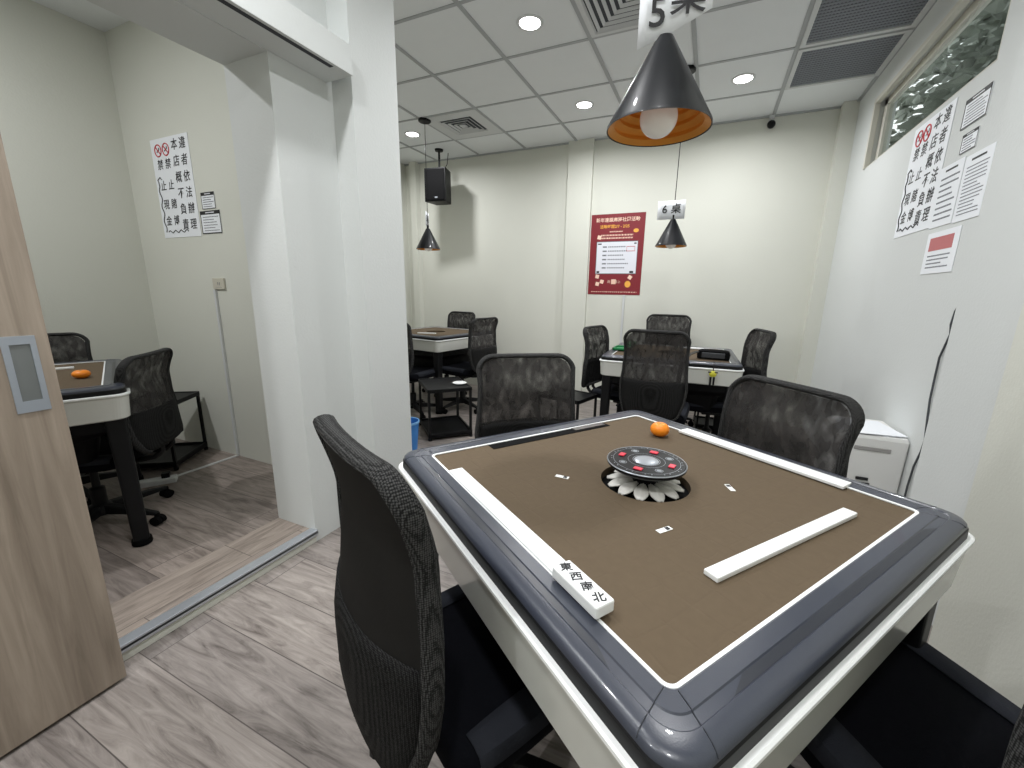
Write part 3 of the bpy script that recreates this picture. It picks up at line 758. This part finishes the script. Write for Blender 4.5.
# dish on the cart
bm = bmesh.new(); lathe(bm, [(0, 0), (.04, 0), (.062, .012), (.060, .014), (.038, .004), (0, .003)], 28)
ds = tag(obj('dish', bm, M['white_pl'], smooth=True), 'small pale round dish on the far left black side table', 'dish'); ds.location = (-1.93, 3.0, .4345)
# blue cup / bin by the pillar
b_ = empty('waste_bin', (-2.065, 2.44, 0)); b_.scale = (.85, .85, .92); tag(b_, 'small blue plastic bin on the floor just beyond the white pillar', 'bin')
bm = bmesh.new(); lathe(bm, [(0, .003), (.085, .003), (.09, .0), (.112, .25), (.108, .25), (.086, .008)], 32); obj('bin_body', bm, M['blue'], b_)
bm = bmesh.new(); lathe(bm, [(.112, .235), (.118, .24), (.118, .256), (.108, .256), (.108, .235)], 32); obj('bin_rim', bm, flat('pale_blue', srgb(120, 175, 225), .3, var=.02), b_)

# things on the back table
gt = tag(obj('green_tray', boxes((-.06, .06, -.09, .09, 0, .010), (-.06, -.05, -.09, .09, 0, .022), (.05, .06, -.09, .09, 0, .022), (-.06, .06, -.09, -.08, 0, .022), (-.06, .06, .08, .09, 0, .022)), M['green'], bevel=.002), 'green plastic tray on the left of the back table', 'tray')
gt.location = (-.62, 3.40, TH+.0062)
g2 = tag(obj('green_box', boxes((-.03, .03, -.10, .10, 0, .028)), M['green'], bevel=.005), 'dark green box at the far left corner of the back table', 'box'); g2.location = (-.60, 3.72, TH+.0062)
bg = empty('black_bag', (.06, 3.26, TH+.0065), -.05); tag(bg, 'black pouch with a shoulder strap on the right of the back table', 'bag')
bm = bmesh.new(); loft(bm, [rring(.105, .02, .0, 4, .045), rring(.11, .025, .03, 4, .05), rring(.10, .02, .055, 4, .045), rring(.085, .02, .062, 4, .035)], cap0=True, cap1=True); obj('pouch', bm, M['black_matt'], bg, smooth=True)
obj('front_pocket', boxes((-.075, .075, -.056, -.046, .008, .046)), flat('pocket_grey', srgb(48, 50, 54), .5, var=.1), bg, bevel=.004)
bm = bmesh.new(); pts = [(-.10, -.03, .05), (-.15, -.12, .035), (-.17, -.25, .02), (-.175, -.315, .003), (-.18, -.335, -.05), (-.185, -.335, -.18), (-.19, -.30, -.30)]
for a, b2 in zip(pts, pts[1:]):
    a = Vector(a); b3 = Vector(b2); vs = [bm.verts.new(a+Vector((-.015, 0, 0))), bm.verts.new(a+Vector((.015, 0, 0))), bm.verts.new(b3+Vector((.015, 0, 0))), bm.verts.new(b3+Vector((-.015, 0, 0)))]; bm.faces.new(vs)
sr = obj('strap', bm, M['black'], bg); so = sr.modifiers.new('s', 'SOLIDIFY'); so.thickness = .004
kc = empty('key_fob', (.065, 2.99, .70), 0); tag(kc, 'yellow and black fob hanging over the near edge of the back table', 'key fob')
bm = bmesh.new(); bmesh.ops.create_uvsphere(bm, u_segments=14, v_segments=10, radius=.024)
for v in bm.verts: v.co.y *= .5; v.co.z = v.co.z*.9+.02
obj('fob_body', bm, M['yellow'], kc, smooth=True)
obj('fob_tails', boxes((-.018, -.004, -.006, .0, -.06, .0), (.004, .016, -.006, .0, -.055, .0), (-.03, .03, -.008, .0, .028, .036)), M['black'], kc, bevel=.002)
bm = bmesh.new(); tube(bm, [(0, 0, .04), (0, .005, .09), (0, .05, .098)], .003, 6); obj('fob_cord', bm, M['black'], kc)
ss = tag(obj('score_strip', boxes((-.09, .09, -.018, .018, 0, .008)), M['white_pl'], bevel=.001), 'white strip lying on the far side of the back table', 'strip'); ss.location = (-.10, 3.79, TH+.0045)
for i, (x, y, z, l) in enumerate(((-2.72, 3.60, TH+.0005, 'white tile strip on the far left mahjong table'), (-2.98, .86, FL2+TH*.955+.0005, 'white tile strip on the felt of the side room table'))):
    q = tag(obj('tile_strip', boxes((-.10, .10, -.014, .014, 0, .008)), M['white_pl'], bevel=.001), l, 'strip', 'white strips on the other tables'); q.location = (x, y, z); q.rotation_euler.z = .3+i*.9

# ------------------------------------------------------------------ office machine + cable
pr = empty('office_machine', (.797, 2.63, 0)); tag(pr, 'white floor standing office machine by the right wall with papers on top', 'machine')
bm = bmesh.new(); loft(bm, [rring(.135, .012, .01, 4, .17), rring(.140, .014, .56, 4, .18), rring(.134, .014, .575, 4, .174)], cap0=True, cap1=True); obj('cabinet', bm, M['machine'], pr)
obj('feed_slot', boxes((-.07, .075, -.184, -.178, .50, .52)), M['machine_dk'], pr, bevel=.003)
obj('front_latch', boxes((-.04, .01, -.186, -.178, .345, .36), (-.045, .02, -.184, -.178, .325, .333)), M['ink'], pr, bevel=.002)
obj('panel_seam', boxes((-.139, .139, -.1805, -.178, .300, .303)), M['machine_dk'], pr)
for i in range(4):
    q = tag(obj('paper_sheet', boxes((-.10, .10, -.13, .13, 0, .002)), M['paper']), ['white sheet of paper lowest on the office machine', 'second sheet of paper up on the office machine', 'third sheet of paper up on the office machine', 'topmost sheet of paper on the office machine'][i], 'paper', 'loose papers on the office machine')
    q.location = (.785+.01*i, 2.62-.008*i, .5755+.0024*i); q.rotation_euler.z = .12*i-.2
bm = bmesh.new()
pts = [(.935, 2.320, 1.215), (.934, 2.338, 1.185), (.933, 2.345, 1.13), (.933, 2.330, 1.09), (.933, 2.350, 1.04), (.933, 2.372, .985), (.933, 2.37, .90), (.933, 2.366, .80), (.933, 2.345, .70), (.933, 2.325, .62), (.933, 2.335, .56), (.933, 2.365, .48), (.932, 2.375, .38), (.932, 2.38, .2), (.932, 2.38, .012)]
tube(bm, pts, .0042, 8); tag(obj('wall_cable', bm, flat('cable_grey', srgb(62, 66, 70), .5, var=.05)), 'dark cable hanging down the white right wall behind the pilaster', 'cable')

# ------------------------------------------------------------------ posters and notices
def sheet(name, w, h, loc, rz, label, cat, m, group=None, depth=.002):
    t = empty(name, loc, rz); tag(t, label, cat, group)
    obj('sheet', boxes((-w/2, w/2, -depth, 0, 0, h)), m, t)
    return t
def rows(bm, x0, x1, z0, z1, n, th, y=-.0028, seed=0, gap=.12):
    rg = random.Random(seed)
    for i in range(n):
        z = z1-(z1-z0)*(i+.5)/n; x = x0; end = x1-(x1-x0)*(0 if rg.random() < .5 else rg.random()*.35)
        while x < end:
            w = (x1-x0)*(.02+rg.random()*.02); box(bm, x, min(x+w, end), y, y+.0008, z-th/2, z+th/2); x += w+(x1-x0)*.018
def nosign(parent, x, z, r):
    bm = bmesh.new()
    for j in range(32):
        pass
    ring = []
    tube(bm, [(x+r*math.cos(2*PI*i/28), -.0030, z+r*math.sin(2*PI*i/28)) for i in range(29)], r*.10, 6)
    tube(bm, [(x-r*.7, -.0030, z+r*.7), (x+r*.7, -.0030, z-r*.7)], r*.10, 6)
    obj('prohibition_ring', bm, M['red_ink'], parent)
    bm = bmesh.new(); box(bm, x-r*.55, x+r*.5, -.0026, -.0022, z-r*.12, z+r*.10, rot=Matrix.Rotation(-.5, 3, 'Y')); box(bm, x+r*.2, x+r*.45, -.0026, -.0022, z+r*.15, z+r*.5)
    obj('prohibition_icon', bm, M['ink'], parent)
def rules_poster(loc, rz, w, h, label):
    t = sheet('rules_poster', w, h, loc, rz, label, 'poster', M['paper'], 'handwritten rules posters')
    cs = w*.17; X = [w*.34, w*.13, -w*.10, -w*.31]
    for cx, s in ((X[0], '違者依法辦理'), (X[1], '本店概不負責')):
        for i, ch in enumerate(s): text('brush_character', ch, cs, M['ink'], t, (cx, -.0026, h*(.91-.158*i)), bold=.0006, shear=.1)
    for cx, s in ((X[2], '禁止賭博'), (X[3], '禁止現金')):
        for ch, zz in zip(s, (.74, .53, .34, .17)): text('brush_character', ch, cs*.92, M['ink'], t, (cx, -.0026, h*zz), bold=.0006, shear=.1)
        nosign(t, cx, h*.885, w*.085)
    bm = bmesh.new(); pts = []
    for i in range(25):
        u = i/24; pts.append((-w*.42+w*.022*math.sin(u*22)-w*.02*(u < .1), -.0026, h*(.60-.54*u)))
    pts = [(-w*.33, -.0026, h*.60), (-w*.37, -.0026, h*.625)]+pts
    tube(bm, pts, w*.008, 5)
    tube(bm, [(-w*.36+w*.55*i/14, -.0026, h*(.062+.014*math.sin(i*1.6))) for i in range(15)], w*.008, 5)
    obj('wavy_line', bm, M['ink'], t)
    return t
def notice(loc, rz, w, h, label, hdr=.16, border=True, n=7, seed=1, grp='small printed notices on the walls'):
    t = sheet('wall_notice', w, h, loc, rz, label, 'notice', M['paper'], grp)
    bm = bmesh.new()
    if border:
        b = w*.03
        for a in ((-w/2, w/2, h-hdr*h, h), (-w/2, w/2, 0, b), (-w/2, -w/2+b, 0, h), (w/2-b, w/2, 0, h)): box(bm, a[0], a[1], -.0026, -.002, a[2], a[3])
        obj('printed_border', bm, M['ink'], t); bm = bmesh.new()
        box(bm, -w*.22, w*.22, -.0032, -.0026, h-hdr*h*.62, h-hdr*h*.38); obj('heading', bm, M['paper'], t)
    else:
        box(bm, -w*.25, w*.25, -.0028, -.002, h*.90, h*.93); obj('heading', bm, M['ink'], t)
    bm = bmesh.new(); rows(bm, -w*.38, w*.40, h*.08, h*(1-hdr-.05) if border else h*.84, n, h/n*.22, seed=seed); obj('text_lines', bm, M['ink_grey'], t)
    return t
# side room, wall facing the camera
E_ = 1.689
rules_poster((-3.22, E_, 1.545), 0, .41, .60, 'tall white handwritten rules poster with two red prohibition signs, in the side room')
notice((-2.897, E_, 1.70), 0, .135, .097, 'small black bordered notice beside the side room poster, upper of two', seed=3, hdr=.2, n=5)
notice((-2.897, E_, 1.555), 0, .20, .135, 'wider black bordered notice beside the side room poster, lower of two', seed=4, n=6)
# right wall: local x runs towards -y
XR = RX-.001; RR = -PI/2
rules_poster((XR, 2.997, 1.575), RR, .44, .57, 'tall white handwritten rules poster with two red prohibition signs, under the high window')
notice((XR, 2.58, 1.97), RR, .195, .12, 'black bordered notice high on the right wall, the larger upper one', seed=5)
notice((XR, 2.572, 1.86), RR, .125, .078, 'black bordered notice on the right wall, the smaller lower one', seed=6, n=5)
notice((XR, 2.672, 1.567), RR, .21, .272, 'plain white typed sheet right of the handwritten poster on the right wall', border=False, seed=7, n=8)
notice((XR, 2.452, 1.562), RR, .21, .268, 'plain white typed sheet nearest the pilaster on the right wall', border=False, seed=8, n=14)
cal = sheet('wall_calendar', .30, .19, (XR, 2.610, 1.352), RR, 'small white sheet with a faded red panel, lowest on the right wall', 'notice', M['paper'], 'small printed notices on the walls')
obj('red_panel', boxes((-.115, .105, -.0028, -.002, .105, .165)), M['pink'], cal)
bm = bmesh.new(); rows(bm, -.11, .10, .02, .09, 4, .006, seed=9); obj('text_lines', bm, M['ink_grey'], cal)
# red poster on the back wall
w, h = .575, .845
rp = sheet('red_poster', w, h, (-.995, BY-.001, 1.222), 0, 'red printed poster with a pale panel of price lines on the back wall', 'poster', M['red'])
text('title', '新年連鎖麻將社團活動', .047, M['cream_ink'], rp, (0, -.003, h*.925), bold=.0006)
text('date_line', '活動時間2/7 - 2/25', .040, M['gold_ink'], rp, (-.03, -.003, h*.845), bold=.0006)
bm = bmesh.new(); rows(bm, -.08, .06, h*.77, h*.80, 1, .012, seed=11); obj('text_lines', bm, M['cream_ink'], rp)
bm = bmesh.new(); rows(bm, -.17, .17, h*.69, h*.76, 2, .015, seed=12); obj('text_lines', bm, M['cream_ink'], rp)
bm = bmesh.new(); rows(bm, -.25, .25, h*.02, h*.05, 1, .008, seed=13); obj('text_lines', bm, M['cream_ink'], rp)
pn = obj('price_panel', boxes((-.21, .225, -.004, -.002, h*.27, h*.66)), M['panel'], rp, bevel=.0015)
obj('panel_frame', boxes((-.215, .23, -.0035, -.002, h*.262, h*.668)), M['ink_grey'], rp)
for i in range(6):
    bm = bmesh.new(); z = h*(.60-.052*i); box(bm, -.145, -.10, -.0046, -.0038, z-.007, z+.007)
    rg = random.Random(40+i); x = -.085
    while x < .07+.08*rg.random(): box(bm, x, x+.013, -.0046, -.0038, z-.006, z+.006); x += .019
    obj('price_line', bm, M['ink_grey'], rp)
bm = bmesh.new()
for a, b4 in (((-.20, .645), (-.16, .63)), ((.19, .645), (.215, .63)), ((-.2, .30), (-.17, .275)), ((.16, .30), (.20, .275))): box(bm, a[0], b4[0], -.0047, -.0038, h*b4[1], h*a[1])
obj('panel_corner', bm, M['ink'], rp)
bm = bmesh.new(); tube(bm, [(.115, -.0045, h*.60), (.20, -.0045, h*.60), (.20, -.0045, h*.545), (.115, -.0045, h*.545), (.115, -.0045, h*.60)], .003, 5); obj('price_badge', bm, M['red_ink'], rp)
bm = bmesh.new()
for x, z in ((-.19, .72), (-.19, .23), (-.135, .165), (-.185, .135), (.17, .22)):
    box(bm, x-.020, x+.020, -.0036, -.002, h*z-.020, h*z+.020, rot=Matrix.Rotation(.4+x, 3, 'Y'))
box(bm, -.03, .02, -.0036, -.002, h*.135, h*.195)
obj('tile_pictures', bm, M['cream_ink'], rp)
bm = bmesh.new(); lathe(bm, [(0, 0), (.032, 0)], 20)
for v in bm.verts: v.co = Vector((v.co.x+.15, -.0032, v.co.y*1.1+h*.135))
lathe(bm, [(0, 0), (.028, 0)], 14)
for v in list(bm.verts)[-15:]: v.co = Vector((v.co.x+.20, -.0032, v.co.y*.7+h*.79))
obj('gold_motif', bm, M['gold_ink'], rp)
text('slogan', '的 桌面上', .034, M['cream_ink'], rp, (.0, -.0045, h*.162))

# white trunking on the back wall under the poster and in the side room
tag(obj('cable_trunking', boxes((-.885, -.862, BY-.014, BY, 0, 1.222)), M['vent'], bevel=.002), 'white vertical trunking below the red poster', 'trunking')
tag(obj('cable_trunking', boxes((-2.955, -2.935, 1.675, 1.689, FL2+.012, 1.21)), M['vent'], bevel=.002), 'pale vertical trunking under the socket in the side room', 'trunking')
tk = tag(obj('cable_trunking', boxes((-.008, .008, 0, .43, 0, .010)), M['vent'], bevel=.002), 'white trunking lying across the side room floor', 'trunking'); tk.location = (-2.945, 1.26, FL2-.004)
so_ = empty('wall_socket', (-2.895, 1.689, 1.213)); tag(so_, 'small beige wall socket in the side room', 'socket')
obj('socket_plate', boxes((-.058, .058, -.012, 0, 0, .07)), M['outlet'], so_, bevel=.003)
obj('socket_hole', boxes((-.005, .0, -.0125, -.0115, .025, .045), (.012, .017, -.0125, -.0115, .025, .045), (-.030, .035, -.0122, -.0118, .012, .0135)), M['ink_grey'], so_)
pb = empty('power_strip', (-2.93, 1.20, FL2-.004), 1.0); tag(pb, 'white extension block on the side room floor by the chair base', 'power strip')
obj('strip_body', boxes((-.09, .09, -.03, .03, 0, .035)), M['vent'], pb, bevel=.006)
obj('plug', boxes((.02, .06, -.018, .018, .035, .065)), M['black'], pb, bevel=.004)

# ------------------------------------------------------------------ camera, world
def camera():
    F, YAW, PIT, ROL, PX, PY = 411.56, -.4220, .2209, .0186, 520.2, 384.64
    cy, sy, cp, spn = math.cos(YAW), math.sin(YAW), math.cos(PIT), math.sin(PIT)
    f = Vector((sy*cp, cy*cp, -spn)); r0 = Vector((cy, -sy, 0)); u0 = r0.cross(f)
    r = r0*math.cos(ROL)+u0*math.sin(ROL); u = -r0*math.sin(ROL)+u0*math.cos(ROL)
    cd = bpy.data.cameras.new('camera'); o = bpy.data.objects.new('camera', cd); col.objects.link(o)
    mw = Matrix.Identity(4)
    for i in range(3): mw[i][0] = r[i]; mw[i][1] = u[i]; mw[i][2] = -f[i]
    mw[0][3], mw[1][3], mw[2][3] = 0, 0, 1.23
    o.matrix_world = mw
    cd.sensor_width = 36; cd.lens = 36*F/1024; cd.shift_x = -(PX-512)/1024; cd.shift_y = (PY-384)/1024; cd.clip_start = .01
    bpy.context.scene.camera = o
camera()
wd = bpy.data.worlds.new('world'); bpy.context.scene.world = wd; wd.use_nodes = True
bgn = wd.node_tree.nodes['Background']; bgn.inputs[0].default_value = (.95, .97, 1, 1); bgn.inputs[1].default_value = 1.8
sc = bpy.context.scene
sc.view_settings.view_transform = 'Standard'; sc.view_settings.look = 'None'; sc.view_settings.exposure = -.07
sc.cycles.max_bounces = 10; sc.cycles.diffuse_bounces = 6; sc.cycles.transparent_max_bounces = 16
